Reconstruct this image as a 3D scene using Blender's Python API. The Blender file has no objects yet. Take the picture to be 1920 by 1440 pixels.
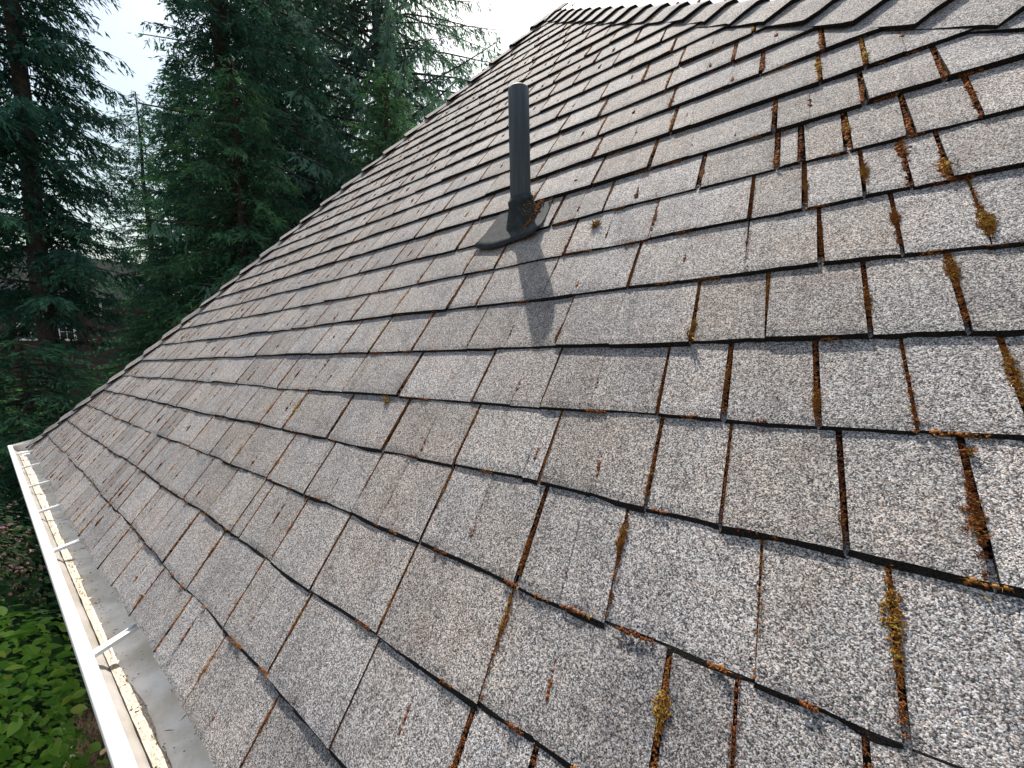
import bpy, math, random
import numpy as np
from mathutils import Matrix, Vector

random.seed(7)
rng = np.random.default_rng(7)
scene = bpy.context.scene
R_ = math.radians

# ---------------------------------------------------------------- camera, sky, sun, exposure
Z0 = 3.2                                     # eave height above the ground
cam_d = bpy.data.cameras.new('camera')
cam = bpy.data.objects.new('camera', cam_d)
scene.collection.objects.link(cam)
scene.camera = cam
cam_d.sensor_fit = 'HORIZONTAL'
cam_d.sensor_width = 36.0
cam_d.lens = 36.0 * 692.23 / 1920.0
cam_d.clip_start = 0.02
cam_d.clip_end = 2000.0
CAM = Vector((0.0, -0.1517, 0.6677 + Z0))
c_r = Vector((0.81501856, 0.57898795, -0.02275275))
c_d = Vector((0.02888815, -0.07982032, -0.99639058))
c_f = Vector((-0.57871428, 0.81141954, -0.08178094))
cam.matrix_world = Matrix((
    (c_r.x, -c_d.x, -c_f.x, CAM.x),
    (c_r.y, -c_d.y, -c_f.y, CAM.y),
    (c_r.z, -c_d.z, -c_f.z, CAM.z),
    (0, 0, 0, 1)))

SUN_DIR = Vector((-0.284, 0.327, 0.901)).normalized()     # towards the sun
SUN_EL = math.asin(SUN_DIR.z)
SUN_AZ = math.atan2(SUN_DIR.x, SUN_DIR.y)

world = bpy.data.worlds.new('World')
scene.world = world
world.use_nodes = True
wn = world.node_tree
wn.nodes.clear()
w_out = wn.nodes.new('ShaderNodeOutputWorld')
w_bg = wn.nodes.new('ShaderNodeBackground')
w_sky = wn.nodes.new('ShaderNodeTexSky')
w_sky.sky_type = 'NISHITA'
w_sky.sun_disc = False
w_sky.sun_elevation = SUN_EL
w_sky.sun_rotation = SUN_AZ
w_sky.altitude = 60.0
w_sky.air_density = 2.0
w_sky.dust_density = 4.0
w_sky.ozone_density = 1.0
w_bg.inputs['Strength'].default_value = 0.1
wn.links.new(w_sky.outputs[0], w_bg.inputs['Color'])
wn.links.new(w_bg.outputs[0], w_out.inputs['Surface'])

sun_d = bpy.data.lights.new('sun', 'SUN')
sun_d.energy = 5.0
sun_d.angle = R_(0.53)
sun_d.color = (1.0, 0.93, 0.84)
sun = bpy.data.objects.new('sun', sun_d)
scene.collection.objects.link(sun)
sun.rotation_euler = SUN_DIR.to_track_quat('Z', 'Y').to_euler()

vs = scene.view_settings
vs.view_transform = 'Standard'
vs.look = 'None'
vs.exposure = 0.92
vs.gamma = 1.0
vs.use_curve_mapping = False
scene.cycles.max_bounces = 6
scene.cycles.diffuse_bounces = 3
scene.cycles.glossy_bounces = 3
scene.cycles.transmission_bounces = 4
scene.cycles.transparent_max_bounces = 6

# ---------------------------------------------------------------- helpers
COL = scene.collection


def put(o, name=None, label=None, cat=None, group=None, kind=None, parent=None):
    if o.name not in COL.objects:
        COL.objects.link(o)
    if label:
        o['label'] = label
    if cat:
        o['category'] = cat
    if group:
        o['group'] = group
    if kind:
        o['kind'] = kind
    if parent is not None:
        o.parent = parent
        o.matrix_parent_inverse = Matrix.Translation(-parent.location) if False else Matrix()
    return o


def empty(name, loc, **kw):
    o = bpy.data.objects.new(name, None)
    o.location = loc
    o.empty_display_size = 0.1
    return put(o, **kw)


def mesh_from(name, verts, faces, mats, mat_idx=None, smooth=False, attrs=None):
    me = bpy.data.meshes.new(name)
    me.from_pydata([tuple(v) for v in verts], [], faces)
    for m in mats:
        me.materials.append(m)
    if mat_idx is not None:
        me.polygons.foreach_set('material_index', np.asarray(mat_idx, dtype=np.int32))
    if smooth:
        me.polygons.foreach_set('use_smooth', np.ones(len(me.polygons), dtype=bool))
    if attrs:
        for an, vals in attrs.items():
            a = me.attributes.new(an, 'FLOAT', 'FACE')
            a.data.foreach_set('value', np.asarray(vals, dtype=np.float32))
    me.update()
    return me


def tri_mesh(name, V, F, mat, tone=None, smooth=False, extra_mats=(), mat_idx=None):
    """large triangle (or quad) soups from numpy arrays"""
    V = np.ascontiguousarray(V, dtype=np.float32)
    F = np.ascontiguousarray(F, dtype=np.int32)
    me = bpy.data.meshes.new(name)
    n, k = F.shape
    me.vertices.add(len(V))
    me.vertices.foreach_set('co', V.ravel())
    me.loops.add(n * k)
    me.loops.foreach_set('vertex_index', F.ravel())
    me.polygons.add(n)
    me.polygons.foreach_set('loop_start', np.arange(0, n * k, k, dtype=np.int32))
    me.polygons.foreach_set('loop_total', np.full(n, k, dtype=np.int32))
    me.materials.append(mat)
    for m in extra_mats:
        me.materials.append(m)
    if mat_idx is not None:
        me.polygons.foreach_set('material_index', np.asarray(mat_idx, dtype=np.int32))
    if smooth:
        me.polygons.foreach_set('use_smooth', np.ones(n, dtype=bool))
    me.update(calc_edges=True)
    if tone is not None:
        a = me.attributes.new('tone', 'FLOAT', 'FACE')
        a.data.foreach_set('value', np.asarray(tone, dtype=np.float32))
    me.validate()
    return me


def obj(name, me, parent=None, loc=(0, 0, 0), **kw):
    o = bpy.data.objects.new(name, me)
    o.location = loc
    put(o, parent=parent, **kw)
    return o


class MB:
    """collects simple shapes into one mesh"""

    def __init__(self):
        self.v = []
        self.f = []
        self.m = []

    def add(self, verts, faces, mi=0):
        b = len(self.v)
        self.v += [tuple(x) for x in verts]
        self.f += [tuple(i + b for i in f) for f in faces]
        self.m += [mi] * len(faces)

    def box(self, lo, hi, mi=0):
        x0, y0, z0 = lo
        x1, y1, z1 = hi
        v = [(x0, y0, z0), (x1, y0, z0), (x1, y1, z0), (x0, y1, z0), (x0, y0, z1), (x1, y0, z1), (x1, y1, z1), (x0, y1, z1)]
        self.add(v, [(0, 3, 2, 1), (4, 5, 6, 7), (0, 1, 5, 4), (1, 2, 6, 5), (2, 3, 7, 6), (3, 0, 4, 7)], mi)

    def sweep(self, prof, xs, yf=None, mi=0, close=False):
        """profile of (y, z) points swept along x stations; yf(x) shifts y"""
        n = len(prof)
        vs_ = []
        for x in xs:
            dy = yf(x) if yf else 0
            vs_ += [(x, y + dy, z) for y, z in prof]
        fs = []
        for i in range(len(xs) - 1):
            for j in range(n - 1 if not close else n):
                a = i * n + j
                b = i * n + (j + 1) % n
                fs.append((a, b, b + n, a + n))
        self.add(vs_, fs, mi)

    def build(self, name, mats, parent=None, smooth=False, loc=(0, 0, 0), **kw):
        v = [(x - loc[0], y - loc[1], z - loc[2]) for x, y, z in self.v] if tuple(loc) != (0, 0, 0) else self.v
        me = mesh_from(name, v, self.f, mats if isinstance(mats, (list, tuple)) else [mats], self.m, smooth)
        return obj(name, me, parent, loc, **kw)


# ---------------------------------------------------------------- materials
def new_mat(name):
    m = bpy.data.materials.new(name)
    m.use_nodes = True
    nt = m.node_tree
    nt.nodes.clear()
    out = nt.nodes.new('ShaderNodeOutputMaterial')
    bs = nt.nodes.new('ShaderNodeBsdfPrincipled')
    nt.links.new(bs.outputs[0], out.inputs[0])
    return m, nt, bs, out


def N(nt, t, **inp):
    n = nt.nodes.new(t)
    for k, v in inp.items():
        n.inputs[k.replace('_', ' ')].default_value = v
    return n


def ramp(nt, pts, interp='LINEAR'):
    r = nt.nodes.new('ShaderNodeValToRGB')
    r.color_ramp.interpolation = interp
    el = r.color_ramp.elements
    while len(el) > 1:
        el.remove(el[-1])
    for i, (p, c) in enumerate(pts):
        e = el[0] if i == 0 else el.new(p)
        e.position = p
        e.color = (c[0], c[1], c[2], 1) if not isinstance(c, (int, float)) else (c, c, c, 1)
    return r


def mix(nt, a, b, fac, mode='MIX'):
    m = nt.nodes.new('ShaderNodeMix')
    m.data_type = 'RGBA'
    m.blend_type = mode
    for sock, val in ((m.inputs[0], fac), (m.inputs[6], a), (m.inputs[7], b)):
        if isinstance(val, (int, float)):
            sock.default_value = val
        elif isinstance(val, tuple):
            sock.default_value = (*val, 1)
        else:
            nt.links.new(val, sock)
    return m.outputs[2]


def math_n(nt, op, a, b=None, clamp=False):
    m = nt.nodes.new('ShaderNodeMath')
    m.operation = op
    m.use_clamp = clamp
    for i, val in enumerate((a, b)):
        if val is None:
            continue
        if isinstance(val, (int, float)):
            m.inputs[i].default_value = val
        else:
            nt.links.new(val, m.inputs[i])
    return m.outputs[0]


def simple_mat(name, col, rough=0.7, var=0.25, scale=30.0, bump=0.0, metal=0.0, spec=0.3):
    m, nt, bs, out = new_mat(name)
    g = nt.nodes.new('ShaderNodeNewGeometry')
    nz = N(nt, 'ShaderNodeTexNoise', Scale=scale, Detail=5.0, Roughness=0.6)
    nt.links.new(g.outputs['Position'], nz.inputs['Vector'])
    lo = tuple(max(0, c * (1 - var)) for c in col)
    hi = tuple(min(1, c * (1 + var)) for c in col)
    r = ramp(nt, [(0.3, lo), (0.7, hi)])
    nt.links.new(nz.outputs['Fac'], r.inputs[0])
    nt.links.new(r.outputs[0], bs.inputs['Base Color'])
    bs.inputs['Roughness'].default_value = rough
    bs.inputs['Metallic'].default_value = metal
    bs.inputs['Specular IOR Level'].default_value = spec
    if bump:
        b = N(nt, 'ShaderNodeBump', Strength=bump, Distance=0.01)
        nt.links.new(nz.outputs['Fac'], b.inputs['Height'])
        nt.links.new(b.outputs[0], bs.inputs['Normal'])
    return m


CSV, SNV = math.cos(R_(52.3)), math.sin(R_(52.3))


def shingle_mat():
    m, nt, bs, out = new_mat('granule_shingle')
    L = nt.links.new
    g = nt.nodes.new('ShaderNodeNewGeometry')
    pos = g.outputs['Position']
    # granules at two sizes, each cell with its own grey and tint
    v1 = N(nt, 'ShaderNodeTexVoronoi', Scale=860.0)
    v2 = N(nt, 'ShaderNodeTexVoronoi', Scale=470.0)
    v3 = N(nt, 'ShaderNodeTexVoronoi', Scale=1400.0)
    for v in (v1, v2, v3):
        L(pos, v.inputs['Vector'])
    s1 = nt.nodes.new('ShaderNodeSeparateColor'); L(v1.outputs['Color'], s1.inputs[0])
    s2 = nt.nodes.new('ShaderNodeSeparateColor'); L(v2.outputs['Color'], s2.inputs[0])
    s3 = nt.nodes.new('ShaderNodeSeparateColor'); L(v3.outputs['Color'], s3.inputs[0])
    val = math_n(nt, 'ADD', math_n(nt, 'MULTIPLY', s1.outputs[0], 0.55),
                 math_n(nt, 'ADD', math_n(nt, 'MULTIPLY', s2.outputs[0], 0.27), math_n(nt, 'MULTIPLY', s3.outputs[0], 0.18)))
    gr = ramp(nt, [(0.2, (0.024, 0.024, 0.025)), (0.36, (0.092, 0.089, 0.088)), (0.5, (0.205, 0.197, 0.191)),
                   (0.62, (0.335, 0.32, 0.306)), (0.8, (0.58, 0.553, 0.527))])
    L(val, gr.inputs[0])
    tint = ramp(nt, [(0.0, (0.82, 0.92, 1.06)), (0.35, (1, 1, 1)), (0.72, (1.0, 0.97, 0.94)), (0.9, (1.14, 0.93, 0.86))], 'CONSTANT')
    L(s1.outputs[1], tint.inputs[0])
    col = mix(nt, gr.outputs[0], tint.outputs[0], 0.75, 'MULTIPLY')
    # tone of each tab
    at = nt.nodes.new('ShaderNodeAttribute'); at.attribute_name = 'tone'
    tr = ramp(nt, [(0.0, (0.82, 0.8, 0.785)), (0.3, (0.92, 0.91, 0.9)), (0.6, (1.0, 1.0, 1.0)), (1.0, (1.12, 1.12, 1.13))])
    L(at.outputs['Fac'], tr.inputs[0])
    col = mix(nt, col, tr.outputs[0], 1.0, 'MULTIPLY')
    # broad weathering
    nz = N(nt, 'ShaderNodeTexNoise', Scale=4.2, Detail=4.0, Roughness=0.62)
    L(pos, nz.inputs['Vector'])
    wr = ramp(nt, [(0.3, (0.76, 0.77, 0.8)), (0.46, (0.98, 0.98, 0.98)), (0.58, (1.03, 1.0, 0.97)), (0.75, (1.14, 1.06, 0.99))])
    L(nz.outputs['Fac'], wr.inputs[0])
    col = mix(nt, col, wr.outputs[0], 1.0, 'MULTIPLY')
    nz2 = N(nt, 'ShaderNodeTexNoise', Scale=23.0, Detail=5.0, Roughness=0.7)
    L(pos, nz2.inputs['Vector'])
    st = ramp(nt, [(0.5, 0.0), (0.75, 0.75)])
    L(nz2.outputs['Fac'], st.inputs[0])
    col = mix(nt, col, (0.62, 0.56, 0.54), st.outputs[0], 'MULTIPLY')
    # run-off streaks down the slope
    xyz = nt.nodes.new('ShaderNodeSeparateXYZ'); L(pos, xyz.inputs[0])
    vco = math_n(nt, 'ADD', math_n(nt, 'MULTIPLY', xyz.outputs[1], CSV), math_n(nt, 'MULTIPLY', xyz.outputs[2], SNV))
    cmb = nt.nodes.new('ShaderNodeCombineXYZ')
    L(math_n(nt, 'MULTIPLY', xyz.outputs[0], 34.0), cmb.inputs[0])
    L(math_n(nt, 'MULTIPLY', vco, 5.0), cmb.inputs[1])
    nz3 = N(nt, 'ShaderNodeTexNoise', Scale=1.0, Detail=4.0, Roughness=0.6)
    L(cmb.outputs[0], nz3.inputs['Vector'])
    sr = ramp(nt, [(0.3, (0.74, 0.73, 0.74)), (0.48, (1, 1, 1)), (0.62, (1, 1, 1)), (0.78, (1.16, 1.15, 1.13))])
    L(nz3.outputs['Fac'], sr.inputs[0])
    col = mix(nt, col, sr.outputs[0], 0.9, 'MULTIPLY')
    L(col, bs.inputs['Base Color'])
    bs.inputs['Roughness'].default_value = 0.9
    bs.inputs['Specular IOR Level'].default_value = 0.25
    b1 = N(nt, 'ShaderNodeBump', Strength=0.42, Distance=0.0008)
    h = math_n(nt, 'ADD', math_n(nt, 'MULTIPLY', v1.outputs['Distance'], -1.0),
               math_n(nt, 'MULTIPLY', s1.outputs[2], 0.5))
    L(h, b1.inputs['Height'])
    L(b1.outputs[0], bs.inputs['Normal'])
    return m


def moss_mat():
    m, nt, bs, out = new_mat('roof_moss')
    L = nt.links.new
    at = nt.nodes.new('ShaderNodeAttribute'); at.attribute_name = 'tone'
    r = ramp(nt, [(0.0, (0.03, 0.013, 0.008)), (0.25, (0.1, 0.034, 0.014)), (0.5, (0.2, 0.07, 0.022)),
                  (0.75, (0.25, 0.12, 0.032)), (1.0, (0.38, 0.3, 0.06))])
    L(at.outputs['Fac'], r.inputs[0])
    g = nt.nodes.new('ShaderNodeNewGeometry')
    nz = N(nt, 'ShaderNodeTexNoise', Scale=700.0, Detail=3.0)
    L(g.outputs['Position'], nz.inputs['Vector'])
    rr = ramp(nt, [(0.3, (0.55, 0.55, 0.55)), (0.7, (1.3, 1.3, 1.3))])
    L(nz.outputs['Fac'], rr.inputs[0])
    L(mix(nt, r.outputs[0], rr.outputs[0], 1.0, 'MULTIPLY'), bs.inputs['Base Color'])
    bs.inputs['Roughness'].default_value = 0.95
    bs.inputs['Specular IOR Level'].default_value = 0.1
    return m


def leaf_mat(name, stops, transl=0.35, rough=0.6, spec=0.25, use_obj=False, noise=0.0):
    m, nt, bs, out = new_mat(name)
    L = nt.links.new
    if use_obj:
        oi = nt.nodes.new('ShaderNodeObjectInfo')
        fac = oi.outputs['Random']
    else:
        at = nt.nodes.new('ShaderNodeAttribute'); at.attribute_name = 'tone'
        fac = at.outputs['Fac']
    r = ramp(nt, stops)
    L(fac, r.inputs[0])
    col = r.outputs[0]
    if noise:
        g = nt.nodes.new('ShaderNodeNewGeometry')
        nz = N(nt, 'ShaderNodeTexNoise', Scale=noise, Detail=3.0)
        L(g.outputs['Position'], nz.inputs['Vector'])
        rr = ramp(nt, [(0.32, (0.6, 0.62, 0.66)), (0.68, (1.3, 1.28, 1.2))])
        L(nz.outputs['Fac'], rr.inputs[0])
        col = mix(nt, col, rr.outputs[0], 1.0, 'MULTIPLY')
    L(col, bs.inputs['Base Color'])
    bs.inputs['Roughness'].default_value = rough
    bs.inputs['Specular IOR Level'].default_value = spec
    tr = nt.nodes.new('ShaderNodeBsdfTranslucent')
    L(mix(nt, col, (0.9, 1.1, 0.62), 1.0, 'MULTIPLY'), tr.inputs['Color'])
    ms = nt.nodes.new('ShaderNodeMixShader')
    ms.inputs[0].default_value = transl
    L(bs.outputs[0], ms.inputs[1])
    L(tr.outputs[0], ms.inputs[2])
    L(ms.outputs[0], out.inputs[0])
    return m


M_SH = shingle_mat()
M_BUTT = simple_mat('asphalt_edge_and_shade', (0.024, 0.022, 0.021), 0.95, 0.9, 520.0, 0.8, 0.0, 0.1)
M_DECK = simple_mat('roofing_felt', (0.02, 0.019, 0.019), 0.95, 0.4, 200.0)
M_MOSS = moss_mat()
M_PIPE = None
M_RUBBER = simple_mat('boot_rubber', (0.03, 0.037, 0.04), 0.8, 0.35, 60.0, 0.15, 0.0, 0.15)
M_FLANGE = simple_mat('flange_metal', (0.034, 0.04, 0.045), 0.85, 0.45, 70.0, 0.1, 0.0, 0.12)
M_WALL = simple_mat('painted_siding', (0.42, 0.4, 0.36), 0.7, 0.12, 12.0)
M_TRIM = simple_mat('white_trim', (0.78, 0.78, 0.76), 0.5, 0.06, 20.0)
M_BARK = simple_mat('bark', (0.045, 0.034, 0.026), 0.95, 0.5, 14.0, 0.6)
M_BARK2 = simple_mat('bark_grey', (0.065, 0.06, 0.055), 0.95, 0.5, 14.0, 0.6)
M_TWIG = simple_mat('twig', (0.05, 0.038, 0.028), 0.95, 0.4, 30.0)


def pipe_mat():
    m, nt, bs, out = new_mat('weathered_black_pipe')
    L = nt.links.new
    g = nt.nodes.new('ShaderNodeNewGeometry')
    mp = nt.nodes.new('ShaderNodeMapping'); mp.inputs['Scale'].default_value = (60, 60, 4)
    L(g.outputs['Position'], mp.inputs['Vector'])
    nz = N(nt, 'ShaderNodeTexNoise', Scale=1.0, Detail=5.0, Roughness=0.6)
    L(mp.outputs[0], nz.inputs['Vector'])
    r = ramp(nt, [(0.3, (0.026, 0.036, 0.042)), (0.52, (0.042, 0.054, 0.06)), (0.68, (0.075, 0.09, 0.094)), (0.8, (0.13, 0.14, 0.135))])
    L(nz.outputs['Fac'], r.inputs[0])
    L(r.outputs[0], bs.inputs['Base Color'])
    bs.inputs['Roughness'].default_value = 0.6
    bs.inputs['Specular IOR Level'].default_value = 0.35
    return m


M_PIPE = pipe_mat()


def gutter_mat(name, base, dirt):
    m, nt, bs, out = new_mat(name)
    L = nt.links.new
    g = nt.nodes.new('ShaderNodeNewGeometry')
    nz = N(nt, 'ShaderNodeTexNoise', Scale=9.0, Detail=6.0, Roughness=0.65)
    L(g.outputs['Position'], nz.inputs['Vector'])
    r = ramp(nt, [(0.38, 0.0), (0.62, 0.9)])
    L(nz.outputs['Fac'], r.inputs[0])
    nz2 = N(nt, 'ShaderNodeTexNoise', Scale=160.0, Detail=4.0, Roughness=0.7)
    L(g.outputs['Position'], nz2.inputs['Vector'])
    r2 = ramp(nt, [(0.6, 0.0), (0.72, 1.0)])
    L(nz2.outputs['Fac'], r2.inputs[0])
    col = mix(nt, base, dirt, r.outputs[0])
    col = mix(nt, col, (0.12, 0.1, 0.08), math_n(nt, 'MULTIPLY', r2.outputs[0], math_n(nt, 'MULTIPLY', r.outputs[0], 0.7)))
    L(col, bs.inputs['Base Color'])
    bs.inputs['Roughness'].default_value = 0.45
    bs.inputs['Specular IOR Level'].default_value = 0.4
    return m


M_GUT = gutter_mat('gutter_enamel', (0.68, 0.68, 0.67), (0.5, 0.46, 0.4))
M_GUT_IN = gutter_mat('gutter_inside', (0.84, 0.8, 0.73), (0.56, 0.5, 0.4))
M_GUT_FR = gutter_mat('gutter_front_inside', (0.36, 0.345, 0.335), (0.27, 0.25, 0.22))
M_LIP = simple_mat('gutter_lip', (0.74, 0.74, 0.74), 0.35, 0.03, 20.0)
M_SILT = simple_mat('gutter_silt', (0.52, 0.45, 0.37), 0.95, 0.5, 220.0, 0.8)

# ---------------------------------------------------------------- roof geometry
S = R_(52.3)
CS, SN = math.cos(S), math.sin(S)
EX = 0.143                                   # course exposure


def RW(u, v, h):
    """roof coordinates (along the eave to the far end, up the slope, above the deck) to world"""
    return Vector((-u, v * CS - h * SN, v * SN + h * CS + Z0))


def RWn(A):
    A = np.asarray(A, dtype=np.float64)
    u, v, h = A[..., 0], A[..., 1], A[..., 2]
    return np.stack([-u, v * CS - h * SN, v * SN + h * CS + Z0], -1)


LH = [(-0.3, 5.42), (0.0, 5.08), (0.86, 4.08), (1.71, 3.30), (2.3, 2.79), (2.78, 2.33), (3.4, 1.79), (3.95, 1.39), (4.3, 1.14)]


def u_left(v):
    return float(np.interp(v, [a for a, b in LH], [b for a, b in LH]))


def u_right(v):
    return 0.292 + 0.755 * (v - 2.49)


APEX_V = 3.93
NROW = 28


def eave_shift(u, v):
    return -0.0105 * max(0.0, u - 1.0) * max(0.0, 1 - v / (3.2 * EX)) + 0.013 * max(0.0, 1 - v / EX) * min(1.0, max(0.0, (2.6 - u) / 1.2))


def butt_wob(k, u):
    return 0.0028 * math.sin(2.1 * u + 1.7 * k) + 0.0018 * math.sin(6.3 * u + 3.1 * k * k) + 0.0012 * math.sin(17 * u + 2.3 * k)


def STEP(k):
    return 0.0036 if k < 4 else 0.005 if k < 6 else 0.0072 if k < 10 else 0.0098


SLOTS = {
    0: [0.657, 0.896, 1.116, 1.346, 1.579, 1.78, 1.949, 2.201, 2.387, 2.61, 2.823, 3.074, 3.318, 3.548, 3.865, 4.12, 4.395],
    1: [0.207, 0.299, 0.496, 0.706, 0.92, 1.162, 1.373, 1.573, 1.787, 2.019, 2.172],
    2: [-0.072, 0.022, 0.085, 0.294, 0.504, 0.714, 0.892, 1.074, 1.126, 1.317, 1.533, 1.808, 2.062, 2.198, 2.381, 2.608],
    3: [-0.097, 0.006, 0.161, 0.291, 0.497, 0.715, 0.914, 1.127, 1.386, 1.593, 1.816, 2.118, 2.283, 2.51, 2.758],
    4: [-0.162, -0.065, 0.046, 0.137, 0.307, 0.497, 0.721, 0.964, 1.221, 1.385, 1.59, 1.802, 2.041, 2.255, 2.334, 2.478, 2.691, 2.942, 3.22],
    5: [-0.208, -0.129, -0.045, 0.056, 0.146, 0.351, 0.521, 0.767, 1.02, 1.222, 1.444, 1.57, 1.841, 2.123, 2.346, 2.575, 2.773, 3.05, 3.343],
    6: [-0.185, -0.102, 0.013, 0.116, 0.366, 0.61, 0.814, 1.013, 1.176, 1.367, 1.565, 1.859, 2.127, 2.379, 2.673, 3.05, 3.279, 3.577, 3.817, 4.0],
    7: [-0.223, -0.142, -0.054, 0.047, 0.246, 0.449, 0.655, 0.763, 1.01, 1.249, 1.509, 1.7, 1.934],
    8: [-0.205, -0.164, -0.114, -0.035, 0.046, 0.231, 0.438],
    9: [-0.255, -0.177, -0.097, -0.03, 0.009, 0.149],
    10: [-0.232, -0.127, 0.016, 0.28],
    11: [-0.138, -0.062, 0.249]}
FAINT = {0: [1.04, 0.788, 0.555], 1: [0.837, 0.607, 0.394], 2: [0.972, 0.404, 0.209], 3: [0.819, 0.621, 0.399, 0.224],
         4: [0.604, 0.33, 0.217], 5: [1.139, 0.419, 0.255], 6: [0.498, 0.25], 7: [0.368, 0.149], 8: [0.337, 0.134], 10: [0.187], 11: [0.213]}


def row_breaks(k):
    v = (k + 0.5) * EX
    lo, hi = u_right(k * EX) - 0.25, u_left(k * EX) + 0.25
    b = list(SLOTS.get(k, []))
    rr = random.Random(100 + k)
    if not b:
        b = [lo + rr.uniform(0.05, 0.2)]
    x = b[0]
    while x > lo:
        x -= rr.choice([0.18, 0.2, 0.2, 0.22, 0.15, 0.12, 0.18])
        b.insert(0, x)
    x = b[-1]
    while x < hi:
        x += rr.choice([0.18, 0.2, 0.2, 0.22, 0.15, 0.12, 0.18])
        b.append(x)
    return b


# house: one thing; roof, gutter and vent pipe are its parts
house = empty('house', (0, 0, 0), label='house with a steep weathered grey shingle hip roof, white gutter and black vent pipe', cat='house')

deck = MB()
cw = []
vv = np.linspace(0.035, APEX_V, 40)
pts_l = [RW(u_left(v) - 0.01, v, -0.004) for v in vv]
pts_r = [RW(min(u_right(v) + 0.01, u_left(v) - 0.02), v, -0.004) for v in vv]
deck.add(pts_l + pts_r, [(i, i + 1, 40 + i + 1, 40 + i) for i in range(39)])
roof = deck.build('roof', M_DECK, house)
roof['label'] = 'steep grey asphalt shingle roof slope with moss in the joints'


def proj_area(points):
    """rough picture area of a patch, to tell which pieces show largest"""
    xs = []
    for P in points:
        d = P - CAM
        z = d.dot(c_f)
        if z < 0.05:
            return 0.0
        x, y = d.dot(c_r) / z * 692.2, d.dot(c_d) / z * 692.2
        xs.append((max(-960, min(960, x)), max(-720, min(720, y))))
    a = 0
    for i in range(len(xs)):
        x0, y0 = xs[i]
        x1, y1 = xs[(i + 1) % len(xs)]
        a += x0 * y1 - x1 * y0
    return abs(a) / 2


PIPE_U, PIPE_V = 0.652, 1.358
NOTCH = (0.622, 0.742)                        # opening in the course above the flange


def tab_geometry(k, u0, u1, seed, gap0, gap1, faint=None, sag=None):
    """one shingle tab: wedge with a raised, slightly uneven butt"""
    rr = random.Random(seed)
    vb, vt = k * EX, (k + 1) * EX + 0.022
    cols = [0.0, 0.22, 0.5, 0.78, 1.0]
    fcol = None
    if faint is not None:
        fcol = min(0.85, max(0.15, (faint - u0) / (u1 - u0)))
        cols = sorted([0.0, fcol * 0.5, fcol, fcol + 0.012, (1 + fcol) / 2, 1.0])
    vrows = [0.0, 0.07, 0.5, 1.0]
    step = STEP(k) * rr.choice([0.9, 0.96, 1.0, 1.05, 1.12, 1.4 if k < 8 else 1.2])
    ca, cb = rr.uniform(-0.001, 0.0028), rr.uniform(-0.001, 0.0028)
    dvt = rr.uniform(-0.002, 0.002)
    lean0, lean1 = rr.uniform(-0.003, 0.003), rr.uniform(-0.003, 0.003)
    V, F, MI, T = [], [], [], []
    tone0 = min(1, max(0, rr.gauss(0.52, 0.25)))
    tone1 = min(1, max(0, tone0 + rr.choice([-0.3, -0.2, 0.2, 0.28]))) if fcol is not None else tone0
    n = len(cols)
    top = []
    for j, tv in enumerate(vrows):
        v = vb + (vt - vb) * tv
        a0 = u0 + gap0 + lean0 * (1 - tv)
        a1 = u1 - gap1 + lean1 * (1 - tv)
        lo_, hi_ = u_right(v), u_left(v)
        a0, a1 = max(a0, lo_), min(a1, hi_)
        if a1 < a0:
            a0 = a1 = min(max((a0 + a1) / 2, lo_), hi_)
        for i, tu in enumerate(cols):
            u = a0 + (a1 - a0) * tu
            v_ = v + eave_shift(u, v) + (butt_wob(k, u) + dvt + rr.uniform(-0.0012, 0.0012)) * (1 - tv)
            h = 0.0012 + step * (1 - tv) + (ca * (1 - tu) + cb * tu) * (1 - tv) + rr.uniform(-0.0004, 0.0004)
            if j == 0:
                h -= 0.0012
            if fcol is not None and tu > fcol + 0.005:
                h += 0.0011 * (1 - tv * 0.5)
            if sag:
                h += sag(u, v_)
            top.append((u, v_, h))
    V = list(top)
    for j in range(len(vrows) - 1):
        for i in range(n - 1):
            F.append((j * n + i, (j + 1) * n + i, (j + 1) * n + i + 1, j * n + i + 1))
            MI.append(0)
            T.append(tone0 if (fcol is None or (cols[i] + cols[i + 1]) / 2 < fcol + 0.004) else tone1)
    # skirts: butt edge and both sides
    b = len(V)
    bev = (0.0085 if k < 5 else 0.005 if k < 8 else 0.002) if k > 0 else -0.001  # black asphalt edge flared out to stand in for crevice shadow too
    for i in range(n):
        u, v_, h = top[i]
        if k > 0 and i == 0:
            u -= gap0 * 1.15
        if k > 0 and i == n - 1:
            u += gap1 * 1.15
        V.append((u, v_ - bev * (0.5 + 0.8 * rr.random()), 0.0012 - 0.0006 * rr.random() if k > 0 else -0.003))
    for i in range(n - 1):
        F.append((i, i + 1, b + i + 1, b + i)); MI.append(1); T.append(0.5)
    for side in (0, n - 1):
        ids = [j * n + side for j in range(len(vrows))]
        b = len(V)
        for q in ids:
            u, v_, h = top[q]
            V.append((u, v_, -0.003))
        for j in range(len(ids) - 1):
            f = (ids[j], b + j, b + j + 1, ids[j + 1])
            F.append(f if side == 0 else f[::-1]); MI.append(1); T.append(0.5)
    return V, F, MI, T


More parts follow.
